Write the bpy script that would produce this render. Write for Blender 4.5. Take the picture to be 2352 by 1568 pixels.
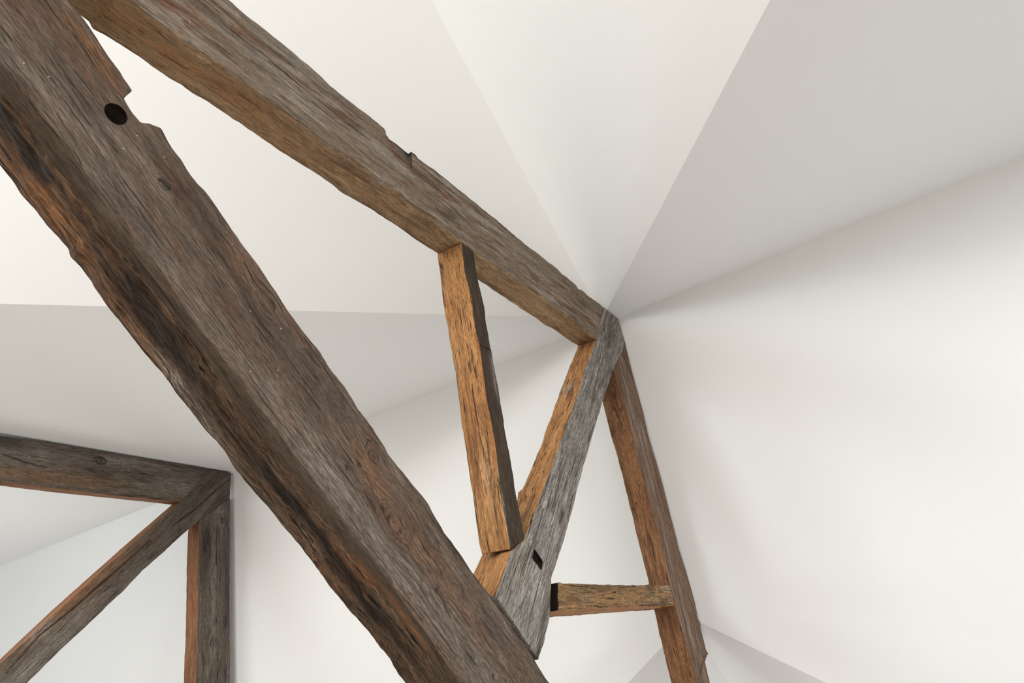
import bpy, bmesh, math
import numpy as np
from mathutils import Matrix, Vector

for o in list(bpy.data.objects):
    bpy.data.objects.remove(o)
SC = bpy.context.scene
COL = SC.collection
S = 1.3                                  # metres per survey unit (camera to first truss = 1.3 m)

# ------------------------------------------------------------------ camera
FOC = 1439.242                           # focal length in pixels of the 2352 px wide frame
CX, CY = 1176.0, 784.0
MC = np.array([[0.4912649, -0.82316365, 0.28471108],
               [0.83033417, 0.34387273, -0.4385165],
               [0.26306646, 0.4518331, 0.85243351]])   # rows: camera right, down, forward in world axes
cam_data = bpy.data.cameras.new('camera')
cam_data.sensor_width = 36.0
cam_data.lens = FOC / 2352.0 * 36.0
cam_data.clip_start = 0.02
cam = bpy.data.objects.new('camera', cam_data)
COL.objects.link(cam)
r, d, f = MC
cam.matrix_world = Matrix(((r[0], -d[0], -f[0], 0), (r[1], -d[1], -f[1], 0), (r[2], -d[2], -f[2], 0), (0, 0, 0, 1)))
SC.camera = cam

# ------------------------------------------------------------------ world, light, exposure
SC.view_settings.view_transform = 'Standard'
SC.view_settings.look = 'None'
SC.view_settings.gamma = 1.0
SC.view_settings.use_curve_mapping = False
SC.view_settings.exposure = 0.03
W = bpy.data.worlds.new('daylight')
SC.world = W
W.use_nodes = True
W.node_tree.nodes['Background'].inputs[0].default_value = (0.75, 0.86, 1.0, 1)
W.node_tree.nodes['Background'].inputs[1].default_value = 0.15


def area(name, loc, direction, sx, sy, power, color):
    l = bpy.data.lights.new(name, 'AREA')
    l.shape = 'RECTANGLE'
    l.size, l.size_y = sx, sy
    l.energy = power
    l.color = color
    o = bpy.data.objects.new(name, l)
    COL.objects.link(o)
    o.location = loc
    o.rotation_euler = Vector(direction).to_track_quat('-Z', 'Y').to_euler()
    return o


FLOOR_Z = -1.6
EAVE = 1.3
XL, XR, XW = -1.56, 4.5, -4.6
YMIN, YMAX = -4.2, 14.0
# daylight at unseen wall windows and added ceiling panels, fitted to the ceiling tones (opening centre, inward direction, width, height)
LIGHTS = [
    ('wing_daylight_near', (XW + 0.05, 0.4, 0.5), (1, 0, 0), 1.4, 1.4, 80, (1.0, 0.93, 0.85)),
    ('wing_daylight_middle', (XW + 0.05, 2.3, 0.55), (1, 0, 0), 0.9, 1.0, 26, (1.0, 0.99, 0.98)),
    ('wing_daylight_far', (XW + 0.05, 3.6, 0.3), (1, 0, 0), 1.2, 1.3, 98, (0.87, 0.96, 1.0)),
    ('dormer_daylight', (XR - 0.05, 1.35, 0.55), (-1, 0, 0), 2.2, 2.0, 19, (1.0, 0.97, 1.0)),
    ('end_daylight', (1.4, 13.9, 0.6), (0, -1, 0), 3.0, 2.6, 58, (0.93, 0.97, 1.0)),
    ('knee_daylight', (XL + 0.06, 7.4, 0.2), (1, 0, 0), 2.2, 1.7, 84, (0.9, 0.97, 1.0)),
    ('fill_panel_rear', (-0.7, -2.05, 2.0), (0.68, 0, -0.73), 1.1, 1.5, 118, (0.91, 0.96, 1.0)),  # added panel under the ceiling, no opening; brightens the lower right slope
    ('fill_panel_far', (-0.85, 5.0, 1.85), (0.68, 0, -0.73), 1.2, 1.0, 52, (1.0, 0.97, 0.95)),  # unseen fill panel without a roof opening, added to light the slope opposite
    ('fill_panel_right_far', (3.55, 7.6, 2.05), (-0.66, 0, -0.75), 1.0, 1.3, 34, (1.0, 0.98, 0.98)),  # added light panel below the right slope, nothing cut in the roof
]
for a in LIGHTS:
    area(*a)


# ------------------------------------------------------------------ helpers
def ray(p):
    return MC.T @ np.array([p[0] - CX, p[1] - CY, FOC])


def P(y, pts):
    """survey points of a vertical plane y (units) -> metres"""
    out = []
    for p in pts:
        v = ray(p)
        out.append(v * (y / v[1]) * S)
    return np.array(out)


def U(*pts):
    return np.array(pts, float) * S


def srgb(h):
    h = h.lstrip('#')
    c = [int(h[i:i + 2], 16) / 255 for i in (0, 2, 4)]
    return tuple(x / 12.92 if x <= 0.04045 else ((x + 0.055) / 1.055) ** 2.4 for x in c)


def hashn(ix, iy, iz, seed):
    h = (ix.astype(np.int64) * 374761393 + iy.astype(np.int64) * 668265263 + iz.astype(np.int64) * 1274126177 + seed * 974711) & 0xffffffff
    h = ((h ^ (h >> 13)) * 1103515245) & 0xffffffff
    h = ((h ^ (h >> 16)) * 2654435761) & 0xffffffff
    return (h & 0xffffff) / float(0xffffff)


def noise(c, seed=0):
    i = np.floor(c)
    t = c - i
    t = t * t * (3 - 2 * t)
    x, y, z = i[..., 0], i[..., 1], i[..., 2]
    r = 0
    for dx in (0, 1):
        for dy in (0, 1):
            for dz in (0, 1):
                w = (t[..., 0] if dx else 1 - t[..., 0]) * (t[..., 1] if dy else 1 - t[..., 1]) * (t[..., 2] if dz else 1 - t[..., 2])
                r = r + w * hashn(x + dx, y + dy, z + dz, seed)
    return r * 2 - 1


def fbm(c, sc, oct=3, seed=0):
    c = c * np.array(sc)
    r, a = 0, 1.0
    for k in range(oct):
        r = r + a * noise(c * 2 ** k + 17.3 * k, seed + k)
        a *= 0.5
    return r


def new_mesh_object(name, verts, faces_q, faces_t=(), parent=None):
    me = bpy.data.meshes.new(name)
    nq, nt = len(faces_q), len(faces_t)
    me.vertices.add(len(verts))
    me.vertices.foreach_set('co', np.asarray(verts, np.float32).ravel())
    me.loops.add(nq * 4 + nt * 3)
    li = np.concatenate([np.asarray(faces_q, np.int32).ravel(), np.asarray(faces_t, np.int32).ravel()]) if nt else np.asarray(faces_q, np.int32).ravel()
    me.loops.foreach_set('vertex_index', li)
    me.polygons.add(nq + nt)
    ls = np.concatenate([np.arange(nq) * 4, nq * 4 + np.arange(nt) * 3])
    me.polygons.foreach_set('loop_start', ls.astype(np.int32))
    me.update(calc_edges=True)
    me.validate()
    o = bpy.data.objects.new(name, me)
    COL.objects.link(o)
    if parent:
        o.parent = parent
    return o


# ------------------------------------------------------------------ materials
def plaster(name, color, scale=6.0):
    m = bpy.data.materials.new(name)
    m.use_nodes = True
    nt = m.node_tree
    b = nt.nodes['Principled BSDF']
    b.inputs['Roughness'].default_value = 0.85
    b.inputs['Specular IOR Level'].default_value = 0.2
    tc = nt.nodes.new('ShaderNodeTexCoord')
    n1 = nt.nodes.new('ShaderNodeTexNoise'); n1.inputs['Scale'].default_value = scale
    n1.inputs['Detail'].default_value = 4
    nt.links.new(tc.outputs['Object'], n1.inputs['Vector'])
    mr = nt.nodes.new('ShaderNodeMapRange')
    mr.inputs['To Min'].default_value = 0.985; mr.inputs['To Max'].default_value = 1.0
    nt.links.new(n1.outputs['Fac'], mr.inputs['Value'])
    mx = nt.nodes.new('ShaderNodeVectorMath'); mx.operation = 'SCALE'
    mx.inputs[0].default_value = color
    nt.links.new(mr.outputs[0], mx.inputs['Scale'])
    nt.links.new(mx.outputs[0], b.inputs['Base Color'])
    n2 = nt.nodes.new('ShaderNodeTexNoise'); n2.inputs['Scale'].default_value = 55
    n2.inputs['Detail'].default_value = 3
    nt.links.new(tc.outputs['Object'], n2.inputs['Vector'])
    bp = nt.nodes.new('ShaderNodeBump'); bp.inputs['Strength'].default_value = 0.05
    bp.inputs['Distance'].default_value = 0.004
    nt.links.new(n2.outputs['Fac'], bp.inputs['Height'])
    nt.links.new(bp.outputs[0], b.inputs['Normal'])
    return m


def wood(name, dark, mid, light, accent, fibre=0.35, seed=0.0, accent_amt=0.5, sc=1.0, rough_cracks=0.5, specks=0, vary=1.0):
    """old oak: long blotches, growth streaks, fine fibre and drying checks along the grain"""
    m = bpy.data.materials.new(name)
    m.use_nodes = True
    nt = m.node_tree
    N, L = nt.nodes, nt.links
    b = N['Principled BSDF']
    b.inputs['Roughness'].default_value = 0.78
    b.inputs['Specular IOR Level'].default_value = 0.25
    at = N.new('ShaderNodeAttribute'); at.attribute_name = 'grain'
    mk = N.new('ShaderNodeAttribute'); mk.attribute_name = 'stain'
    off = N.new('ShaderNodeVectorMath'); off.operation = 'ADD'
    off.inputs[1].default_value = (seed * 3.1, seed * 1.7, seed * 0.9)
    L.new(at.outputs['Vector'], off.inputs[0])

    def tex(scale3, detail=4.0, rough=0.55, dist=0.0):
        mp = N.new('ShaderNodeVectorMath'); mp.operation = 'MULTIPLY'
        mp.inputs[1].default_value = scale3
        L.new(off.outputs[0], mp.inputs[0])
        t = N.new('ShaderNodeTexNoise'); t.inputs['Scale'].default_value = 1.0
        t.inputs['Detail'].default_value = detail; t.inputs['Roughness'].default_value = rough
        t.inputs['Distortion'].default_value = dist
        L.new(mp.outputs[0], t.inputs['Vector'])
        return t.outputs['Fac']

    def math_(op, a, c, clamp=False):
        n = N.new('ShaderNodeMath'); n.operation = op; n.use_clamp = clamp
        for i, v in enumerate((a, c)):
            if isinstance(v, (int, float)):
                n.inputs[i].default_value = v
            else:
                L.new(v, n.inputs[i])
        return n.outputs[0]

    def rng(v, a, c, lo=0.0, hi=1.0):
        n = N.new('ShaderNodeMapRange')
        n.interpolation_type = 'SMOOTHSTEP'
        n.inputs['From Min'].default_value = a; n.inputs['From Max'].default_value = c
        n.inputs['To Min'].default_value = lo; n.inputs['To Max'].default_value = hi
        L.new(v, n.inputs['Value'])
        return n.outputs[0]

    def mix(fac, a, c, kind='MIX'):
        n = N.new('ShaderNodeMix'); n.data_type = 'RGBA'; n.blend_type = kind
        if isinstance(fac, (int, float)):
            n.inputs[0].default_value = fac
        else:
            L.new(fac, n.inputs[0])
        for i, v in ((6, a), (7, c)):
            if isinstance(v, tuple):
                n.inputs[i].default_value = (*v, 1)
            else:
                L.new(v, n.inputs[i])
        return n.outputs[2]

    streak = tex((3.0 * sc, 30 * sc, 30 * sc), 5, 0.6, 0.5)
    blotch = tex((2.6 * sc, 8 * sc, 8 * sc), 4, 0.6, 0.8)
    fib = tex((38, 430, 430), 3, 0.7)
    fib2 = tex((14, 155, 155), 3, 0.65, 0.3)
    speck = tex((60, 190, 190), 3, 0.7)
    chk = tex((7, 120, 120), 2, 0.5, 0.8)
    col = mix(rng(streak, 0.5 - 0.17 / vary, 0.5 + 0.17 / vary), srgb(dark), srgb(light))
    col = mix(rng(blotch, 0.36, 0.62), col, srgb(mid))
    blotch2 = tex((3.3 * sc, 11 * sc, 11 * sc + 0.01), 4, 0.65, 1.0)
    off2 = rng(blotch2, 0.52, 0.68, 0, accent_amt)
    col = mix(off2, col, srgb(accent))
    # painted tones: char and other darkening / orange / silver grey
    sp = N.new('ShaderNodeSeparateColor'); L.new(mk.outputs['Color'], sp.inputs[0])
    brk = rng(fib2, 0.3, 0.7, 0.55, 1.25)
    col = mix(math_('MULTIPLY', sp.outputs[1], brk, True), col, srgb('#95663c'))
    col = mix(math_('MULTIPLY', sp.outputs[2], brk, True), col, srgb('#a19a92'))
    col = mix(math_('MULTIPLY', sp.outputs[0], brk, True), col, srgb('#1d130d'))
    if specks:                                                # flecks of plaster dust caught in the grain
        vo = N.new('ShaderNodeTexVoronoi'); vo.inputs['Scale'].default_value = 30
        L.new(off.outputs[0], vo.inputs['Vector'])
        dot = math_('LESS_THAN', vo.outputs['Distance'], 0.05)
        sv = N.new('ShaderNodeSeparateColor'); L.new(vo.outputs['Color'], sv.inputs[0])
        col = mix(math_('MULTIPLY', dot, math_('GREATER_THAN', sv.outputs[0], 0.35)), col, srgb('#d8d0c4'))
    # fibre
    v1 = rng(fib, 0.3, 0.7, 1 - fibre * 1.1, 1 + fibre * 0.9)
    v2 = rng(fib2, 0.3, 0.7, 1 - fibre * 0.9, 1 + fibre * 0.7)
    v3 = rng(speck, 0.35, 0.7, 1 - fibre * 0.35, 1 + fibre * 0.35)
    v = math_('MULTIPLY', math_('MULTIPLY', v1, v2), v3)
    split = tex((3.2, 62, 62), 3, 0.6, 0.9)
    ck = math_('MAXIMUM', rng(chk, 0.40, 0.31, 0.0, rough_cracks), rng(split, 0.335, 0.30, 0.0, rough_cracks * 1.1))
    v = math_('MULTIPLY', v, math_('SUBTRACT', 1.0, ck))
    sc_ = N.new('ShaderNodeVectorMath'); sc_.operation = 'SCALE'
    L.new(col, sc_.inputs[0]); L.new(v, sc_.inputs['Scale'])
    L.new(sc_.outputs[0], b.inputs['Base Color'])
    hgt = math_('ADD', math_('MULTIPLY', fib2, 0.6), math_('MULTIPLY', fib, 0.35))
    hgt = math_('SUBTRACT', hgt, math_('MULTIPLY', ck, 1.4))
    bp = N.new('ShaderNodeBump'); bp.inputs['Strength'].default_value = 0.6
    bp.inputs['Distance'].default_value = 0.003
    L.new(hgt, bp.inputs['Height']); L.new(bp.outputs[0], b.inputs['Normal'])
    return m


M = {}  # orange undersides and flanks hold sawn colour plus some painted light
M['plaster'] = plaster('white_plaster', (0.874, 0.873, 0.869))
M['wall'] = plaster('white_wall', (0.85, 0.848, 0.84))
M['floor'] = plaster('pale_oak_floor', (0.60, 0.54, 0.47))
M['tie_front'] = wood('weathered_tie_face', '#453830', '#665548', '#7c6d60', '#644430', 0.42, 1.0, 0.5, rough_cracks=0.6, specks=1)
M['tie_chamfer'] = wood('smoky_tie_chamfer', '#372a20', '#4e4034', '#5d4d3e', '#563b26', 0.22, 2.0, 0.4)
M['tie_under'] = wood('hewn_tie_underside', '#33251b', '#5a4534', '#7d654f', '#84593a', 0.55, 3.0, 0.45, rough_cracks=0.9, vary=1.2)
M['raf_front'] = wood('rafter_face', '#5d4735', '#7f6f5e', '#a09386', '#6d4329', 0.34, 4.0, 0.9, specks=1, vary=1.3)
M['raf_under'] = wood('rafter_underside', '#6c533e', '#907355', '#a98d6a', '#7d583f', 0.28, 5.0, 0.45)
M['post_front'] = wood('silvered_post_face', '#615b54', '#8d867e', '#b0a89e', '#75695c', 0.5, 6.0, 0.35, rough_cracks=0.75)
M['orange'] = wood('orange_sawn_oak', '#7d5433', '#a97748', '#bd8d5b', '#8f5f3b', 0.34, 7.0, 0.5, rough_cracks=0.85)  # sawn oak colour with part of the light on these faces mixed in
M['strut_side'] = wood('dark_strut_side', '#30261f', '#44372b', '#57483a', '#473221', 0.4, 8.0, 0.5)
M['rr_under'] = wood('russet_underside', '#573a28', '#815a3b', '#976c4a', '#62432d', 0.34, 9.0, 0.5, rough_cracks=0.75)
M['rr_front'] = wood('brown_rafter_face', '#5c4130', '#7c6350', '#988473', '#664128', 0.34, 10.0, 0.7, vary=1.3)
M['rs_front'] = wood('rough_strut_face', '#644f3b', '#9c7850', '#ad8b63', '#776350', 0.48, 11.0, 0.6, rough_cracks=0.8)
M['far_face'] = wood('grey_brown_far_face', '#423931', '#685e54', '#7c7268', '#5b4436', 0.36, 12.0, 0.5)
M['far_under'] = wood('russet_far_underside', '#6f4a32', '#84583b', '#946a49', '#774c31', 0.24, 13.0, 0.4)
M['shaded_cut'] = wood('shaded_cut_wood', '#2b211a', '#3a2d23', '#463729', '#33261c', 0.2, 14.0, 0.3)  # walls of cut recesses, their shade put into a darker wood colour
M['frame'] = plaster('white_window_frame', (0.8, 0.8, 0.8))


# ------------------------------------------------------------------ the setting
def struct(name, verts, faces, mat):
    me = bpy.data.meshes.new(name)
    me.from_pydata([tuple(v) for v in verts], [], faces)
    me.update()
    o = bpy.data.objects.new(name, me)
    COL.objects.link(o)
    me.materials.append(mat)
    o['kind'] = 'structure'
    return o


XRG, ZRG = 1.058 * S, 3.075 * S          # main ridge
TL, TR = 0.9228, 0.8880                  # slopes of the two sides
XL = XRG - (ZRG - EAVE) / TL
XR = XRG + (ZRG - EAVE) / TR


def on_left(p):
    v = ray(p); n = np.array([-TL, 0, 1]); return v * ((ZRG - TL * XRG) / (n @ v))


def on_right(p):
    v = ray(p); n = np.array([TR, 0, 1]); return v * ((ZRG + TR * XRG) / (n @ v))


APX = on_left((1384, 730))
DRM = on_right((1585, 1418))
QP, QM = math.tan(math.radians(38.0)), math.tan(math.radians(37.25))
QD1, QD2 = math.tan(math.radians(23.0)), math.tan(math.radians(22.4))
vp = (XL, APX[1] + (APX[2] - EAVE) / QP, EAVE)
vm = (XL, APX[1] - (APX[2] - EAVE) / QM, EAVE)
d1 = (XR, DRM[1] - (DRM[2] - EAVE) / QD1, EAVE)
d2 = (XR, DRM[1] + (DRM[2] - EAVE) / QD2, EAVE)
cv = [(XRG, YMIN, ZRG), (XRG, YMAX, ZRG), tuple(APX), vp, vm, (XL, YMIN, EAVE), (XL, YMAX, EAVE),   # 0-6
      (XW, APX[1], APX[2]), (XW, vp[1], EAVE), (XW, vm[1], EAVE),                                     # 7-9
      (XR, YMIN, EAVE), d1, tuple(DRM), d2, (XR, YMAX, EAVE), (XR, DRM[1], DRM[2]), (XRG, APX[1], ZRG)]  # 10-16
cf = [[0, 16, 2, 4, 5], [16, 1, 6, 3, 2], [2, 3, 8, 7], [2, 7, 9, 4], [0, 10, 11, 12, 13, 14, 1, 16], [12, 11, 15], [12, 15, 13]]
struct('ceiling', cv, cf, M['plaster'])
ZB = FLOOR_Z
struct('floor', [(XL, YMIN, ZB), (XR, YMIN, ZB), (XR, YMAX, ZB), (XL, YMAX, ZB), (XW, vm[1], ZB), (XL, vm[1], ZB), (XL, vp[1], ZB), (XW, vp[1], ZB)],
       [[0, 1, 2, 3, 6, 5], [4, 5, 6, 7]], M['floor'])


def wall(name, axis, c, outline, *holes):
    """vertical wall in plane axis=c; outline in (h, z); each hole (h0, h1, z0, z1) is a window opening"""
    bm = bmesh.new()
    to = (lambda h, z: (c, h, z)) if axis == 'x' else (lambda h, z: (h, c, z))
    hs = sorted(set([h for h, z in outline] + [v for q in holes for v in q[:2]]))
    n = len(outline)
    zb = min(z for h, z in outline)

    def top(h):
        best = None
        for i in range(n):
            (h0, z0), (h1, z1) = outline[i], outline[(i + 1) % n]
            if h0 != h1 and min(h0, h1) - 1e-6 <= h <= max(h0, h1) + 1e-6:
                z = z0 + (z1 - z0) * (h - h0) / (h1 - h0)
                best = z if best is None else max(best, z)
        return best
    def quad(pts):
        pp = []
        for q in pts:
            if not any(abs(q[0] - w[0]) < 1e-6 and abs(q[1] - w[1]) < 1e-6 for w in pp):
                pp.append(q)
        if len(pp) > 2:
            bm.faces.new([bm.verts.new(to(*q)) for q in pp])
    for a, b in zip(hs[:-1], hs[1:]):
        if b - a < 1e-6:
            continue
        hit = [q for q in holes if a >= q[0] - 1e-6 and b <= q[1] + 1e-6]
        if hit:
            hole = hit[0]
            quad([(a, zb), (b, zb), (b, hole[2]), (a, hole[2])])
            quad([(a, hole[3]), (b, hole[3]), (b, top(b)), (a, top(a))])
        else:
            quad([(a, zb), (b, zb), (b, top(b)), (a, top(a))])
    bmesh.ops.remove_doubles(bm, verts=bm.verts, dist=1e-5)
    me = bpy.data.meshes.new(name); bm.to_mesh(me); bm.free()
    o = bpy.data.objects.new(name, me); COL.objects.link(o)
    me.materials.append(M['wall']); o['kind'] = 'structure'
    return o


wall('wall_wing', 'x', XW, [(vm[1], ZB), (vp[1], ZB), (vp[1], EAVE), (APX[1], APX[2]), (vm[1], EAVE)], (-0.3, 1.1, -0.2, 1.2), (1.85, 2.75, 0.05, 1.05), (3.0, 4.2, -0.35, 0.95))
wall('wall_right', 'x', XR, [(YMIN, ZB), (YMAX, ZB), (YMAX, EAVE), (d2[1], EAVE), (DRM[1], DRM[2]), (d1[1], EAVE), (YMIN, EAVE)], (0.25, 2.45, -0.45, 1.55))
wall('wall_end', 'y', YMAX, [(XL, ZB), (XR, ZB), (XR, EAVE), (XRG, ZRG), (XL, EAVE)], (-0.1, 2.9, -0.7, 1.9))
wall('wall_rear', 'y', YMIN, [(XL, ZB), (XR, ZB), (XR, EAVE), (XRG, ZRG), (XL, EAVE)], (0.1, 2.7, -0.7, 1.7))
wall('wall_left', 'x', XL, [(vp[1], ZB), (YMAX, ZB), (YMAX, EAVE), (vp[1], EAVE)], (6.3, 8.5, -0.65, 1.05))
struct('wall_side', [(XL, YMIN, ZB), (XL, vm[1], ZB), (XL, vm[1], EAVE), (XL, YMIN, EAVE), (XW, vm[1], ZB), (XW, vm[1], EAVE),
                     (XW, vp[1], ZB), (XL, vp[1], ZB), (XL, vp[1], EAVE), (XW, vp[1], EAVE)], [[0, 1, 2, 3], [1, 4, 5, 2], [6, 7, 8, 9]], M['wall'])


# ------------------------------------------------------------------ timber builder
def resample(pl, axis, us):
    """points of a polyline at axis positions us"""
    u = pl @ axis
    u = np.maximum.accumulate(u + np.arange(len(u)) * 1e-7)
    return np.stack([np.interp(us, u, pl[:, k]) for k in range(3)], 1)


def in_frame(p):
    c = MC @ p
    if c[2] <= 0:
        return False
    x, y = c[0] / c[2] * FOC + CX, c[1] / c[2] * FOC + CY
    return -60 < x < 2412 and -60 < y < 1628


def timber(name, lines, mats, parent, seed=0, step=0.004, across=0.003, ext=(0, 0), rough=None, wobble=0.002,
           round_=0.003, stains=(), knots=(), cracks=(), cuts=(), label=None, cap_mat=None):
    """lines: ordered profile polylines (3D, all running the same way). Segment k joins lines k and k+1 (last closes)."""
    lines = [np.array(l, float) for l in lines]
    a0 = np.mean([l[0] for l in lines], 0); a1 = np.mean([l[-1] for l in lines], 0)
    ax = (a1 - a0) / np.linalg.norm(a1 - a0)
    # extension beyond the surveyed ends, along the axis
    ls = []
    for l in lines:
        if ext[0]:
            l = np.vstack([l[0] - ax * (ext[0] + (l[0] - a0) @ ax), l])
        if ext[1]:
            l = np.vstack([l, l[-1] + ax * (ext[1] - (l[-1] - a1) @ ax)])
        ls.append(l)
    lines = ls
    a0e, a1e = np.mean([l[0] for l in lines], 0), np.mean([l[-1] for l in lines], 0)
    length = (a1e - a0e) @ ax
    # stations: fine where seen
    ts = [0.0]
    while ts[-1] < length:
        p = a0e + ax * ts[-1]
        near = any(in_frame(p + o) for o in (np.zeros(3), np.array([.2, 0, .15]), np.array([-.2, 0, -.15])))
        ts.append(ts[-1] + (step if near else 0.06))
    ts = np.array(ts) / ts[-1]
    L3 = []
    for l in lines:
        u0, u1 = l[0] @ ax, l[-1] @ ax
        # shared features stay square to the axis: mostly absolute position, blended to the skewed ends
        us = u0 + (u1 - u0) * ts
        L3.append(resample(l, ax, us))
    K = len(L3)
    rows, mat_of, corner = [], [], []
    for k in range(K):
        A, B = L3[k], L3[(k + 1) % K]
        w = np.median(np.linalg.norm(B - A, axis=1))
        fine = mats[k] is not None
        n = max(2, int(w / (across if fine else 0.05)))
        for j in range(n):
            q = j / n
            rows.append(A * (1 - q) + B * q)
            mat_of.append(k)
            corner.append((k, min(q, 1 - q) * w, q))
    V = np.stack(rows, 1)                                      # stations x perimeter x 3
    ns, npr = V.shape[:2]
    du = np.gradient(V, axis=0)
    dv = (np.roll(V, -1, 1) - np.roll(V, 1, 1))
    nrm = np.cross(du, dv)
    nrm /= (np.linalg.norm(nrm, axis=2, keepdims=True) + 1e-12)
    ctr = V.mean(1, keepdims=True)
    if ((V - ctr) * nrm).sum() < 0:
        nrm = -nrm
    # local grain coordinates (u along, w across in truss plane, y)
    side = np.cross(ax, [0, 1, 0]); side /= np.linalg.norm(side)
    G = np.stack([(V - a0) @ ax, (V - a0) @ side, V[..., 1]], 2)
    Gw = G.copy()
    stain = np.zeros(V.shape)
    disp = np.zeros(V.shape[:2])
    ro = rough or {}
    for k in range(K):
        idx = np.array([i for i, m in enumerate(mat_of) if m == k])
        amp, fu, fw = ro.get(k, (0.0012, 9, 60))
        g = G[:, idx]
        disp[:, idx] += amp * fbm(g, (fu, fw, fw), 3, seed + k)
    disp += 0.0018 * fbm(G, (3, 9, 9), 2, seed + 31)
    # worn arrises
    cd = np.array([c[1] for c in corner])
    rr = round_
    wear = np.clip(1 - cd / (rr * 2.2), 0, 1) ** 2
    disp -= wear[None, :] * rr * (0.8 + 0.7 * fbm(G, (14, 0.1, 0.1), 2, seed + 50))
    # uneven outline
    wv = np.clip(1 - cd / 0.03, 0, 1)
    disp += wv[None, :] * wobble * fbm(G, (22, 1, 1), 3, seed + 70)
    for (c, ru, rw, strength, ch) in stains:                    # c metres on a face
        cu, cw, cy = (c - a0) @ ax, (c - a0) @ side, c[1]
        r2 = ((G[..., 0] - cu) / ru) ** 2 + ((G[..., 1] - cw) / rw) ** 2 + ((G[..., 2] - cy) / rw) ** 2
        n_ = 1 + 0.55 * fbm(G, (14, 60, 60), 3, seed + 90)
        stain[..., ch] += strength * np.exp(-(r2 ** 1.2)) * n_
    for (c, rk, dark) in knots:
        cu, cw, cy = (c - a0) @ ax, (c - a0) @ side, c[1]
        x, w_, y_ = G[..., 0] - cu, G[..., 1] - cw, G[..., 2] - cy
        rad = np.sqrt((x * 0.75) ** 2 + w_ ** 2 + y_ ** 2)
        fall = np.exp(-(rad / (rk * 2.2)) ** 2)
        sgn = w_ + y_
        Gw[..., 1] -= w_ * fall * 0.85
        Gw[..., 2] -= y_ * fall * 0.85
        Gw[..., 0] += np.sin(np.clip(rad / rk, 0, 3) * 5) * fall * rk * 1.5
        ring = np.exp(-((rad - rk) / (rk * 0.22)) ** 2)
        core = np.exp(-(rad / (rk * 0.45)) ** 2)
        stain[..., 0] += dark * (0.75 * ring + core)
        disp -= 0.004 * core * dark + 0.0015 * ring
    for (pl, wd, dp) in cracks:                                  # polyline in metres on a face, half width, depth
        best = np.full(V.shape[:2], 9.0); tt = np.zeros(V.shape[:2])
        seg = np.linalg.norm(np.diff(pl, axis=0), axis=1); tot = seg.sum(); acc = 0
        for i in range(len(pl) - 1):
            p0, p1 = pl[i], pl[i + 1]
            e = p1 - p0; l2 = e @ e
            t = np.clip(((V - p0) @ e) / l2, 0, 1)
            dist = np.linalg.norm(V - (p0 + t[..., None] * e), axis=2)
            b = dist < best
            best = np.where(b, dist, best); tt = np.where(b, (acc + t * seg[i]) / tot, tt); acc += seg[i]
        wl = 1.35 * wd * (0.35 + 0.65 * np.sin(np.clip(tt, 0.02, 0.98) * math.pi) ** 0.5)
        m_ = np.exp(-(best / wl) ** 2)
        stain[..., 0] += m_ * 1.1
        disp -= dp * m_
    V = V + nrm * disp[..., None]
    nV = ns * npr
    idx = np.arange(nV).reshape(ns, npr)
    a = idx[:-1, :]; b = np.roll(idx, -1, 1)[:-1, :]; c = np.roll(idx, -1, 1)[1:, :]; d_ = idx[1:, :]
    quads = np.stack([a, b, c, d_], 2).reshape(-1, 4)
    qm = np.tile(np.array(mat_of), ns - 1)
    # caps
    c0, c1 = V[0].mean(0), V[-1].mean(0)
    allv = np.vstack([V.reshape(-1, 3), c0, c1])
    i0, i1 = nV, nV + 1
    t0 = np.stack([np.roll(idx[0], -1), idx[0], np.full(npr, i0)], 1)
    t1 = np.stack([idx[-1], np.roll(idx[-1], -1), np.full(npr, i1)], 1)
    tris = np.vstack([t0, t1])
    # orientation
    p = allv[quads[:, 0]]; q_ = np.cross(allv[quads[:, 1]] - p, allv[quads[:, 3]] - p)
    mid = len(quads) // 2
    if (q_ * nrm[:-1].reshape(-1, 3)).sum() < 0:
        quads = quads[:, ::-1]; tris = tris[:, ::-1]
    org = parent.location if parent else Vector((0, 0, 0))
    o = new_mesh_object(name, allv - np.array(org), quads, tris, parent)
    me = o.data
    used = []
    for k in range(K):
        mm = mats[k] or mats[0]
        if mm not in used:
            used.append(mm)
    cm = cap_mat or mats[0]
    if cm not in used:
        used.append(cm)
    used2 = used + (['shaded_cut'] if 'shaded_cut' not in used else [])
    for mm in used2:
        me.materials.append(M[mm])
    seg2 = np.array([used2.index(mats[k] or mats[0]) for k in range(K)])
    pm = np.concatenate([seg2[qm], np.full(len(tris), used2.index(cm))])
    if len(me.polygons) == len(pm):
        me.polygons.foreach_set('material_index', pm.astype(np.int32))
    me.polygons.foreach_set('use_smooth', np.ones(len(me.polygons), bool))
    ga = me.attributes.new('grain', 'FLOAT_VECTOR', 'POINT')
    gg = np.vstack([Gw.reshape(-1, 3), [[0, 0, 0]], [[1, 0, 0]]])
    # end grain: centre points follow their ring
    gg[-2] = Gw[0].mean(0); gg[-1] = Gw[-1].mean(0)
    ga.data.foreach_set('vector', gg.astype(np.float32).ravel())
    ca = me.attributes.new('stain', 'FLOAT_COLOR', 'POINT')
    st = np.clip(np.vstack([stain.reshape(-1, 3), [[0, 0, 0]], [[0, 0, 0]]]), 0, 1)
    ca.data.foreach_set('color', np.hstack([st, np.ones((len(st), 1))]).astype(np.float32).ravel())
    for (poly, y0, y1) in cuts:                                  # prism cut through outline poly (metres, front plane)
        cut_prism(o, poly, y0, y1, org)
    if label:
        o['label'] = label
    return o


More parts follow.
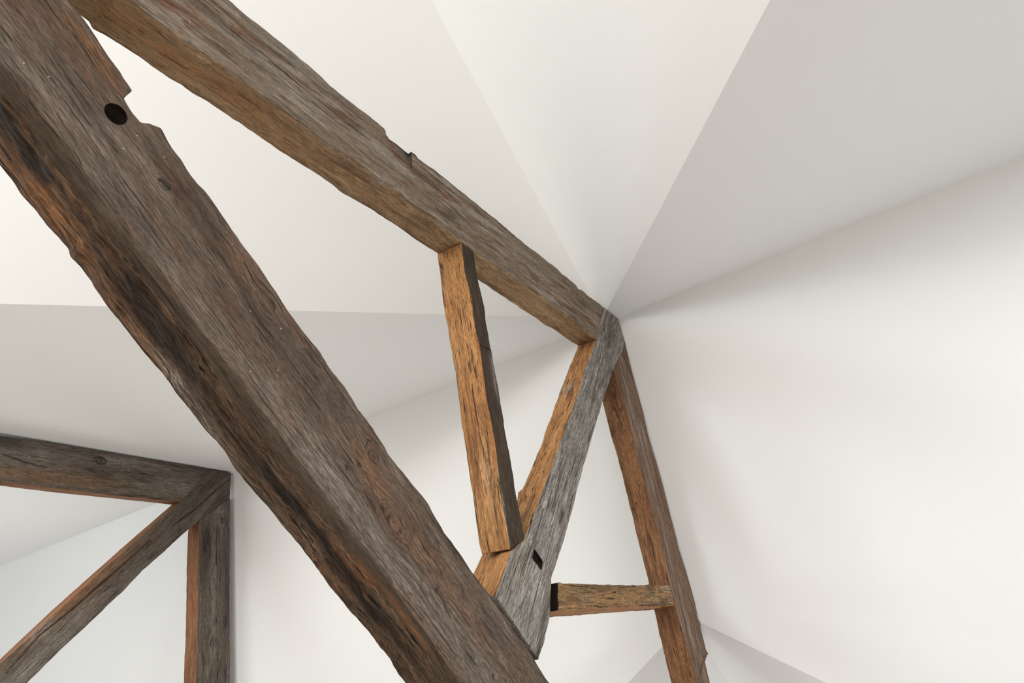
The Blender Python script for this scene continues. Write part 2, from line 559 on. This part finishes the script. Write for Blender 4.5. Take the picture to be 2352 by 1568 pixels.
def cut_prism(o, poly, y0, y1, org):
    bm = bmesh.new()
    f0 = [bm.verts.new((p[0] - org[0], y0 - org[1], p[2] - org[2])) for p in poly]
    f1 = [bm.verts.new((p[0] - org[0], y1 - org[1], p[2] - org[2])) for p in poly]
    bm.faces.new(f0); bm.faces.new(f1[::-1])
    n = len(poly)
    for i in range(n):
        bm.faces.new([f0[i], f1[i], f1[(i + 1) % n], f0[(i + 1) % n]])
    bmesh.ops.recalc_face_normals(bm, faces=bm.faces)
    me = bpy.data.meshes.new('cutter'); bm.to_mesh(me); bm.free()
    me.materials.append(M['shaded_cut'])
    c = bpy.data.objects.new('cutter', me); COL.objects.link(c)
    c.matrix_world = Matrix.Translation(org)
    md = o.modifiers.new('cut', 'BOOLEAN'); md.operation = 'DIFFERENCE'; md.object = c
    n0 = len(o.data.vertices)
    for solver in ('MANIFOLD', 'EXACT', 'FLOAT'):
        try:
            md.solver = solver
        except TypeError:
            continue
        if solver == 'EXACT':
            md.material_mode = 'TRANSFER'
        dg = bpy.context.evaluated_depsgraph_get(); dg.update()
        nm = bpy.data.meshes.new_from_object(o.evaluated_get(dg))
        print('CUT', o.name, solver, n0, len(nm.vertices))
        if 0.5 * n0 < len(nm.vertices) != n0:
            break
    else:
        nm = o.data.copy()
    o.modifiers.clear()
    old = o.data; o.data = nm
    nm.name = old.name
    bpy.data.meshes.remove(old)
    bpy.data.objects.remove(c); bpy.data.meshes.remove(me)


def truss_root(name, loc, label, cat, group=None):
    o = bpy.data.objects.new(name, None)
    COL.objects.link(o)
    o.location = loc
    o['label'] = label; o['category'] = cat
    if group:
        o['group'] = group
    return o


def back(line, yb):
    l = np.array(line, float).copy(); l[:, 1] = yb * S
    return l


def pt(y, p):
    return P(y, [p])[0]


def on_bottom(p, z):
    v = ray(p); return v * (z * S / v[2])


# ================================================================== TRUSS 1 (over the camera)
T1 = truss_root('roof_truss', (1.055 * S, 1.06 * S, 0.82 * S),
                'large aged oak roof truss crossing the foreground, its thick tie beam cutting the photo diagonally', 'roof truss')
bpy.context.view_layer.update()

# ---- tie beam
f1 = P(1, [(163, 0), (179, 25), (212, 68), (255, 133), (306, 205), (307, 207), (288, 223), (306, 255), (326, 280), (328, 281), (344, 281.5), (357, 288), (369, 295), (383, 316),
           (418, 365), (441, 400), (470, 435), (514, 496), (553, 553), (600, 618), (650, 690), (690, 750), (736, 809), (790, 884), (824, 937), (859, 983), (885, 1026),
           (892, 1040), (939, 1098), (983, 1156), (1022, 1221), (1062, 1275), (1106, 1341), (1153, 1402), (1189, 1453), (1225, 1504), (1234, 1522), (1247, 1543), (1265, 1568)])
f2 = P(1, [(0, 152), (76, 243), (141, 322), (199, 400), (279, 505), (374, 630), (435, 722), (530, 850), (644, 999), (700, 1078), (809, 1221), (903, 1348), (990, 1475), (1055, 1568)])
zt = 0.845
fa = P(1.036, [(0, 215), (102, 350), (143, 410), (196, 478), (279, 582), (371, 692), (464, 818), (514, 890), (606, 1018), (713, 1150), (800, 1262), (880, 1372), (950, 1465), (1022, 1568)])
fc = np.vstack([P(1.17, [(0, 388), (31, 424), (51, 452), (89, 500), (119, 537), (151, 572), (161, 594), (183, 614), (208, 649), (212, 658), (243, 703), (291, 760), (323, 802), (371, 859)]),
                P(1.16, [(400, 900), (438, 945), (472, 987), (510, 1033), (537, 1071), (568, 1114), (614, 1167), (644, 1205), (683, 1251)]),
                P(1.145, [(717, 1297), (747, 1333), (794, 1395), (845, 1449), (863, 1475), (881, 1496), (903, 1532), (932, 1568)])])
fb = back(np.array(f1)[[0, 12, 20, 30, -1]], 1.165)
fb[:, 2] = 1.055 * S
hole = [(266 + 30.5 * math.cos(t) * math.cos(0.7) - 19.5 * math.sin(t) * math.sin(0.7),
         262 + 30.5 * math.cos(t) * math.sin(0.7) + 19.5 * math.sin(t) * math.cos(0.7)) for t in np.linspace(0, 2 * math.pi, 32, endpoint=False)]


def T(p, ru, rw, s, ch, y=1.0):
    return (pt(y, p), ru, rw, s, ch)


def TB(p, ru, rw, s, ch, z=0.835):
    return (on_bottom(p, z), ru, rw, s, ch)


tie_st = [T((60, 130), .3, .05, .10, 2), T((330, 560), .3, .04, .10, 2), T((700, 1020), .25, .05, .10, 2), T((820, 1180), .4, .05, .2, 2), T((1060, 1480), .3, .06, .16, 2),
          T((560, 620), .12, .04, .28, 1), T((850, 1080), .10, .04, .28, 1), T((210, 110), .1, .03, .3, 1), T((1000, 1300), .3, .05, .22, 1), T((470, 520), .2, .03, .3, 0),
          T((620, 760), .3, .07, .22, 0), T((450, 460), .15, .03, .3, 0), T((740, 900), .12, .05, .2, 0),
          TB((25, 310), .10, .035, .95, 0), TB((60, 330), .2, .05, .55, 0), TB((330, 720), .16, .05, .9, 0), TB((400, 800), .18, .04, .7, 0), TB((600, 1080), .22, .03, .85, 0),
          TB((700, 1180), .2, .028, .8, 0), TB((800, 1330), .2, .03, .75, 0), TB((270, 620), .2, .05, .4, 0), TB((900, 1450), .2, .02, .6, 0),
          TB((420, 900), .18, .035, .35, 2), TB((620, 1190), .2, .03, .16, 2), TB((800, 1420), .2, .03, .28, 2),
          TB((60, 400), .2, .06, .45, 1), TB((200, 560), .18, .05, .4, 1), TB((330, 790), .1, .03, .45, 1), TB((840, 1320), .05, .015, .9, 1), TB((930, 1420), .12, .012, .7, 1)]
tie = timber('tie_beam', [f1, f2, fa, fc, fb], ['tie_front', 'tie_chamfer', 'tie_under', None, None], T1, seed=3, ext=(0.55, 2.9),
             rough={0: (0.0010, 10, 70), 1: (0.0014, 5, 30), 2: (0.0046, 16, 58)}, wobble=0.0022, round_=0.005, stains=tie_st,
             knots=[(pt(1, (378, 424)), .012, .7), (pt(1, (612, 700)), .02, .15), (pt(1, (858, 1048)), .016, .6), (pt(1, (798, 1074)), .006, 1.2), (pt(1, (825, 1068)), .005, 1.1),
                    (pt(1, (1002, 1355)), .006, .8), (pt(1, (1132, 1552)), .005, 1.2), (pt(1, (905, 1200)), .03, .1), (on_bottom((669, 1198), .835), .009, 1.2),
                    (on_bottom((737, 1226), .835), .010, 1.2), (on_bottom((730, 1290), .835), .008, 1.2), (on_bottom((683, 1240), .835), .006, 1)],
             cracks=[(P(1, [(365, 410), (378, 420), (390, 436)]), .003, .004), (P(1, [(560, 600), (580, 640), (600, 668)]), .0018, .002),
                     (P(1, [(700, 800), (722, 830), (738, 846)]), .0018, .002), (P(1, [(1000, 1350), (1020, 1385), (1035, 1420)]), .0018, .002),
                     (P(1, [(840, 1030), (846, 1010), (856, 1012)]), .0015, .002)],
             cuts=[(P(1, hole), 0.93 * S, 1.11 * S)], label='massive dark brown tie beam with a round bored hole and a rough charred lower edge')

# ---- left principal rafter
f1 = P(1, [(525, 0), (561, 31), (600, 61), (650, 100), (712, 150), (759, 195), (823, 246), (871, 284), (884, 295), (886, 300), (943, 345), (954, 352), (962, 363), (995, 386), (1046, 427),
           (1097, 469), (1142, 504), (1200, 555), (1269, 608), (1324, 655), (1328, 662), (1337, 666), (1386, 705)])
f2 = P(1, [(298, 0), (421, 94), (485, 133), (600, 216), (641, 246), (705, 293), (759, 335), (823, 373), (887, 418), (948, 472), (1015, 510), (1059, 555), (1110, 587), (1151, 617), (1205, 654),
           (1257, 691), (1315, 734), (1370, 779)])
fc = np.vstack([P(1.115, [(132, 0), (204, 52), (212, 66), (255, 94), (321, 134), (383, 177), (459, 222), (536, 273)]),
                P(1.108, [(600, 319), (641, 348), (686, 375), (727, 402), (791, 446), (865, 491), (919, 526), (944, 545), (976, 565), (1003, 582)]),
                P(1.104, [(1101, 647), (1141, 673), (1167, 689), (1205, 714), (1262, 753)]), P(1.1, [(1275, 759), (1301, 778), (1326, 794)])])
fb = back(np.array(f1)[[0, 4, 12, 17, -1]], 1.105)
raf = timber('rafter', [f1, f2, fc, fb], ['raf_front', 'raf_under', None, None], T1, seed=23, ext=(0.62, 0),
             rough={0: (0.0016, 6, 40), 1: (0.0022, 7, 34)}, wobble=0.003, round_=0.005,
             stains=[T((500, 60), .3, .03, .35, 2), T((720, 260), .25, .02, .45, 2), T((860, 340), .3, .025, .35, 2), T((640, 110), .3, .02, .4, 2), T((1100, 500), .2, .03, .4, 2),
                     T((1020, 520), .05, .02, .8, 2), T((880, 415), .05, .02, .7, 2), T((1250, 640), .2, .03, .35, 2), T((1180, 560), .3, .02, .4, 2), T((800, 370), .3, .02, .4, 2),
                     T((690, 150), .2, .02, .4, 0), T((560, 100), .2, .015, .3, 0), T((1040, 490), .05, .03, .45, 0), T((980, 515), .04, .02, .5, 0),
                     T((1290, 690), .07, .03, .25, 1), T((800, 280), .1, .02, .35, 0), T((700, 130), .15, .012, .4, 0), T((1340, 690), .05, .02, .3, 0),
                     (pt(1.06, (500, 190)), .4, .03, .5, 1), (pt(1.07, (760, 380)), .3, .03, .35, 1), (pt(1.05, (1210, 700)), .15, .03, .35, 1), (pt(1.05, (330, 90)), .3, .03, .6, 1),
                     (pt(1.05, (960, 520)), .08, .05, .35, 0), (pt(1.1, (900, 510)), .3, .015, .35, 0)],
             knots=[(pt(1, (985, 510)), .016, .35), (pt(1.05, (1315, 762)), .015, .45), (pt(1.07, (1272, 752)), .006, 1.2), (pt(1.01, (470, 145)), .015, .15)],
             cracks=[(P(1, [(480, 30), (600, 122), (700, 205), (800, 285), (850, 322)]), .0022, .003), (P(1, [(560, 130), (640, 180), (740, 262)]), .0014, .002),
                     (P(1, [(900, 345), (960, 395), (1040, 450)]), .0012, .002)],
             cuts=[(P(1, [(888, 270), (944, 320), (946, 389), (886, 309)]), 0.9 * S, 1.014 * S)],
             label='long grey-brown rafter rising from top left to the apex, notched on its upper edge')

# ---- king post
f1 = P(1, [(1387, 706), (1370, 779), (1359, 810), (1345, 839), (1330, 897), (1311, 950), (1276, 1048), (1236, 1155), (1205, 1238), (1204, 1240), (1174, 1263), (1172, 1267), (1156, 1318), (1138, 1368)])
f2 = P(1, [(1420, 733), (1437, 790), (1411, 846), (1391, 900), (1376, 950), (1347, 1048), (1315, 1171), (1276, 1305), (1267, 1330), (1264, 1400), (1263, 1415), (1252, 1466), (1238, 1516)])
fl = np.vstack([P(1.1, [(1358, 712), (1327, 794), (1303, 858), (1286, 900), (1268, 950), (1240, 1029), (1213, 1092), (1200, 1122)]),
                P(1.12, [(1190, 1131), (1189, 1147)]), P(1.148, [(1107, 1274), (1090, 1310), (1060, 1378)])])
# the left face: profile order right-front, left-front, left-back, right-back
fr = back(np.array(f2)[[0, 2, 7, 9, -1]], 1.105)
ordr = [f1, f2, fr, fl]
post = timber('king_post', ordr, ['post_front', None, None, 'orange'], T1, seed=41, step=0.0035, round_=0.003,
              rough={0: (0.0016, 6, 75), 3: (0.0018, 8, 40)}, wobble=0.0018,
              stains=[T((1400, 780), .2, .05, .5, 0), T((1400, 850), .1, .05, .35, 0), T((1290, 1180), .06, .018, .85, 0), T((1300, 1110), .05, .01, .5, 0), T((1250, 1400), .08, .03, .3, 0),
                      T((1260, 1000), .3, .02, .45, 2), T((1340, 920), .2, .03, .4, 2), T((1220, 1330), .15, .04, .4, 2), T((1190, 1300), .06, .03, .3, 1), T((1270, 1350), .1, .015, .4, 0),
                      (pt(1.06, (1320, 830)), .08, .05, .1, 0), (pt(1.07, (1300, 890)), .06, .04, .5, 2), (pt(1.05, (1210, 1200)), .04, .06, .45, 0)],
              knots=[(pt(1, (1320, 950)), .007, .6), (pt(1, (1398, 798)), .004, .7)],
              cracks=[(P(1, [(1396, 716), (1386, 762), (1381, 800), (1372, 870), (1366, 895)]), .0018, .003), (P(1, [(1250, 1165), (1225, 1245), (1205, 1300)]), .0014, .002),
                      (P(1, [(1190, 1290), (1172, 1340), (1160, 1380)]), .0014, .002),
                      (np.vstack([P(1.06, [(1132, 1272)]), P(1.07, [(1118, 1300), (1106, 1335)])]), .0024, .004)],
              cuts=[(P(1, [(1227, 1260), (1232, 1266), (1247, 1290), (1243, 1309), (1222, 1280)]), 0.93 * S, 1.07 * S)],
              label='silver-grey king post under the apex with an orange left flank and a small mortise slot')

# ---- right principal rafter
f1 = P(1, [(1437, 792), (1453, 859), (1478, 949), (1489, 1000), (1518, 1096), (1560, 1261), (1575, 1307), (1596, 1381), (1603, 1419), (1608, 1430), (1609, 1440), (1621, 1489), (1625.5, 1500), (1626, 1501), (1614, 1508),
           (1618, 1511), (1631, 1568)])
f2 = P(1, [(1411, 847), (1422, 884), (1434, 926), (1451, 987), (1466, 1061), (1501, 1181), (1539, 1338), (1551, 1388), (1570, 1456), (1586, 1511), (1600, 1568)])
fc = P(1.102, [(1369, 868), (1385, 931), (1402, 1000), (1420, 1055), (1455, 1198), (1487, 1331), (1501, 1400), (1520, 1478), (1530, 1527), (1541, 1568)])
fb = back(np.array(f1)[[0, 3, 6, 9, -1]], 1.1)
rr = timber('rafter', [f1, f2, fc, fb], ['rr_front', 'rr_under', None, None], T1, seed=61, ext=(0, 1.25),
            rough={0: (0.0018, 6, 45), 1: (0.0014, 8, 60)}, wobble=0.0018, round_=0.004,
            stains=[T((1440, 900), .2, .02, .5, 2), T((1475, 1020), .2, .015, .55, 2), T((1500, 1120), .12, .012, .6, 2), T((1580, 1440), .12, .01, .7, 2), T((1540, 1290), .15, .01, .4, 2),
                    T((1590, 1500), .1, .01, .5, 0), T((1605, 1470), .08, .015, .35, 2), T((1430, 810), .05, .03, .3, 0), T((1600, 1400), .2, .012, .45, 0),
                    (pt(1.05, (1470, 1180)), .25, .03, .5, 1), (pt(1.05, (1430, 1020)), .15, .03, .35, 1), (pt(1.05, (1400, 900)), .1, .06, .5, 0), (pt(1.05, (1530, 1420)), .06, .05, .35, 0),
                    (pt(1.09, (1460, 1200)), .4, .014, .35, 0), (pt(1.05, (1560, 1530)), .1, .02, .4, 1)],
            cracks=[(P(1, [(1548, 1320), (1565, 1390), (1580, 1440)]), .0015, .002), (P(1, [(1592, 1440), (1604, 1490), (1609, 1509)]), .002, .003),
                    (P(1.08, [(1478, 1262), (1502, 1370), (1526, 1470), (1545, 1560)]), .0016, .003)],
            label='russet right-hand rafter falling from the apex to the bottom edge')

# ---- left strut
f1 = P(1, [(1087.5, 577), (1098, 640), (1113, 703), (1125, 783), (1128, 800), (1130, 806), (1133, 825), (1145, 888), (1154, 952), (1169, 1037), (1185, 1123), (1197, 1192), (1203.5, 1236)])
f2 = P(1, [(1060, 557.5), (1068, 624), (1084, 687), (1093, 761), (1102, 790), (1107, 831), (1116, 904), (1125, 952), (1138, 1021), (1148, 1108), (1157, 1171), (1172.5, 1261)])
fc = P(1.108, [(1003.5, 584), (1009, 627), (1017, 690), (1033, 786), (1046, 863), (1060, 970), (1071, 1045), (1087, 1163), (1093, 1202), (1106, 1273)])
fb = back(np.array(f1)[[0, 3, 7, 10, -1]], 1.105)
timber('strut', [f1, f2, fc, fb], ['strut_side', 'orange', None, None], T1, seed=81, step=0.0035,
       rough={0: (0.0018, 8, 40), 1: (0.0022, 9, 60)}, wobble=0.0022, round_=0.004,
       stains=[T((1080, 590), .06, .04, .45, 0), (pt(1.04, (1080, 760)), .2, .02, .3, 0), (pt(1.09, (1040, 720)), .35, .010, .5, 0), (pt(1.09, (1080, 1020)), .25, .008, .5, 0),
               T((1135, 860), .1, .02, .4, 2), T((1145, 1090), .2, .006, .6, 2), T((1100, 790), .02, .01, .5, 0), (pt(1.04, (1128, 1110)), .15, .02, .25, 2), (pt(1.05, (1050, 580)), .04, .05, .3, 0)],
       cracks=[(P(1.05, [(1093, 1010), (1096, 1060), (1090, 1085)]), .0018, .003), (P(1.06, [(1089, 1110), (1093, 1160), (1099, 1230)]), .0016, .003),
               (P(1.03, [(1122, 1180), (1126, 1210), (1127, 1255)]), .0014, .003), (P(1.08, [(1048, 720), (1056, 830), (1066, 900)]), .0018, .003),
               (P(1.03, [(1040, 620), (1062, 700), (1072, 770)]), .0015, .003), (P(1.07, [(1030, 640), (1034, 690), (1040, 730)]), .0015, .003),
               (P(1, [(1104, 792), (1118, 800), (1128, 803)]), .0025, .004)],
       label='short orange-brown strut leaning between the left rafter and the foot of the king post')

# ---- right strut
f1 = P(1, [(1267, 1336), (1280, 1337), (1327, 1338), (1391, 1341), (1451, 1342.5), (1498, 1342.5), (1538, 1342.5)])
f2 = P(1, [(1266, 1402), (1285, 1401), (1370, 1397), (1455, 1393.5), (1500, 1392), (1549, 1390)])
fc = np.vstack([P(1.16, [(1261, 1415.5), (1328, 1411.5)]), P(1.15, [(1391, 1407)]), P(1.14, [(1455, 1402)]), P(1.1, [(1504, 1398)]), P(1.06, [(1549, 1391)])])
fb = back(np.array(f1)[[0, 2, 4, -1]], 1.105)
timber('strut', [f1, f2, fc, fb], ['rs_front', 'orange', None, None], T1, seed=101, step=0.0035, cap_mat='rs_front',
       rough={0: (0.0028, 25, 70), 1: (0.0016, 12, 50)}, wobble=0.0025, round_=0.004,
       stains=[T((1310, 1375), .04, .03, .4, 1), T((1400, 1350), .4, .018, .35, 0), T((1530, 1350), .05, .02, .5, 2), T((1536, 1375), .012, .03, .4, 2), T((1420, 1392), .1, .012, .4, 0), T((1480, 1375), .05, .02, .3, 1)],
       cracks=[(P(1, [(1474, 1378), (1477, 1392)]), .0016, .003)],
       cuts=[(P(1, [(1264.5, 1320), (1279, 1320), (1283, 1400), (1265, 1409)]), 0.9 * S, 1.085 * S)],
       label='stubby rough strut running level from the king post to the right rafter, with a black gap at its left end')

# ================================================================== TRUSS 2 (farther away, lower left)
Y2 = 4.2987
T2 = truss_root('roof_truss', (1.055 * S, (Y2 + 0.06) * S, 0.82 * S),
                'smaller-looking grey-brown roof truss farther away, at the lower left behind the big tie beam', 'roof truss')
bpy.context.view_layer.update()
far = dict(step=0.009, across=0.008)
f1 = P(Y2, [(-140, 985), (0, 1000), (59, 1008), (150, 1022), (307, 1049), (453, 1071), (483, 1078)])
f2 = P(Y2, [(-140, 1088), (0, 1105), (118, 1120.5), (200, 1130), (276, 1139), (390, 1150.5), (414, 1152)])
fc = P(Y2 + 0.097, [(-140, 1102), (0, 1115.5), (118, 1130), (276, 1146), (394, 1159)])
timber('rafter', [f1, f2, fc, back(f1[[0, 2, 4, 6]], Y2 + .1)], ['far_face', 'far_under', None, None], T2, seed=121, **far, ext=(1.0, 0),
       wobble=0.0012, round_=0.003, stains=[T((60, 1040), .3, .1, .3, 2, Y2), T((120, 1095), .6, .06, .35, 1, Y2), T((400, 1120), .3, .08, .35, 2, Y2), T((300, 1065), .4, .04, .3, 2, Y2),
                                            T((20, 1015), .15, .05, .6, 0, Y2), T((230, 1085), .1, .05, .3, 0, Y2)],
       knots=[(pt(Y2, (232, 1058)), .028, .9), (pt(Y2, (397, 1080)), .022, .4)], cracks=[(P(Y2, [(0, 1040), (60, 1062), (110, 1075)]), .004, .003)],
       label='grey-brown rafter running to the left edge with a knot and an orange underside')
f1 = P(Y2, [(485, 1077.5), (463, 1098), (414, 1152), (342, 1215), (244, 1301), (126, 1408), (0, 1522), (-60, 1576)])
f2 = P(Y2, [(531, 1086), (528, 1142), (432, 1217), (327, 1311), (284, 1356), (142, 1490), (63, 1568), (20, 1610)])
fl = P(Y2 + 0.115, [(470, 1080), (440, 1120), (394, 1159), (335, 1210), (236, 1297), (118, 1402), (0, 1513), (-60, 1566)])
timber('king_post', [f1, f2, back(f2[[0, 2, 4, 7]], Y2 + .11), fl], ['far_face', None, None, 'far_under'], T2, seed=141, **far, ext=(0, 0.35),
       wobble=0.0012, round_=0.003,
       stains=[T((250, 1320), .5, .05, .3, 1, Y2), T((150, 1390), .5, .05, .4, 1, Y2), T((100, 1500), .6, .06, .3, 2, Y2), T((300, 1290), .3, .05, .2, 0, Y2), T((460, 1130), .5, .08, .25, 0, Y2),
               T((95, 1450), .1, .05, .4, 2, Y2)],
       knots=[(pt(Y2, (283, 1320)), .02, .4), (pt(Y2, (414, 1219)), .018, .6)],
       cracks=[(P(Y2, [(531, 1096), (490, 1132), (435, 1180), (395, 1208)]), .0045, .004), (P(Y2, [(345, 1240), (290, 1290), (235, 1338), (165, 1400), (90, 1460), (15, 1545)]), .005, .005)],
       label='slanting grey king post with a long dark drying crack')
f1 = P(Y2, [(528.5, 1143), (527.5, 1344), (528, 1568), (528.5, 1620)])
f2 = P(Y2, [(459, 1193), (457, 1250), (455, 1384), (450, 1568), (449, 1620)])
fc = P(Y2 + 0.132, [(432, 1216), (429, 1300), (428, 1340), (426, 1450), (423, 1541), (422, 1568), (420, 1620)])
timber('rafter', [f1, f2, fc, back(f1, Y2 + .13)], ['far_face', 'far_under', None, None], T2, seed=161, **far, ext=(0, 1.5), wobble=0.0015, round_=0.003,
       stains=[T((505, 1180), .12, .04, .5, 2, Y2), T((475, 1240), .15, .05, .6, 0, Y2), T((470, 1290), .2, .05, .35, 0, Y2), T((490, 1400), .9, .03, .3, 2, Y2), T((520, 1350), .8, .025, .3, 0, Y2)],
       knots=[(pt(Y2, (490, 1478)), .028, .7), (pt(Y2, (489, 1312)), .018, .5), (pt(Y2, (510, 1190)), .03, .6)],
       cracks=[(P(Y2, [(497, 1190), (497, 1300)]), .003, .003)],
       label='upright-looking far rafter, grey face with a rusty orange flank, reaching the bottom edge')
dy = Y2 - 1.0


def shifted(y, pts):
    a = P(y, pts); a[:, 1] += dy * S; a[:, 0] += sh[0] * S; a[:, 2] += sh[1] * S; return a


sh = (-0.1, -0.092)
s1 = shifted(1, [(1087, 576), (1125, 783), (1203, 1235)]); s2 = shifted(1, [(1060, 557), (1103, 792), (1172, 1260)])
timber('strut', [s1, s2, back(s2, Y2 + .108), back(s1, Y2 + .105)], ['far_face', 'far_under', None, None], T2, seed=181, step=0.02, across=0.02,
       label='far strut just entering at the left edge')
sh = (0.1, -0.09)
s1 = shifted(1, [(1270, 1337), (1391, 1341), (1536, 1342)]); s2 = shifted(1, [(1268, 1401), (1400, 1396), (1547, 1390)])
timber('strut', [s1, s2, back(s2, Y2 + .108), back(s1, Y2 + .105)], ['far_face', 'far_under', None, None], T2, seed=191, step=0.02, across=0.02)
t1 = U((-1.05, Y2, 1.055), (1.0, Y2, 1.055), (3.35, Y2, 1.055)); t2 = U((-1.15, Y2, .83), (1.0, Y2, .83), (3.4, Y2, .83))
timber('tie_beam', [t1, t2, back(t2, Y2 + .16), back(t1, Y2 + .16)], ['far_face', 'far_under', None, None], T2, seed=201, step=0.03, across=0.03)
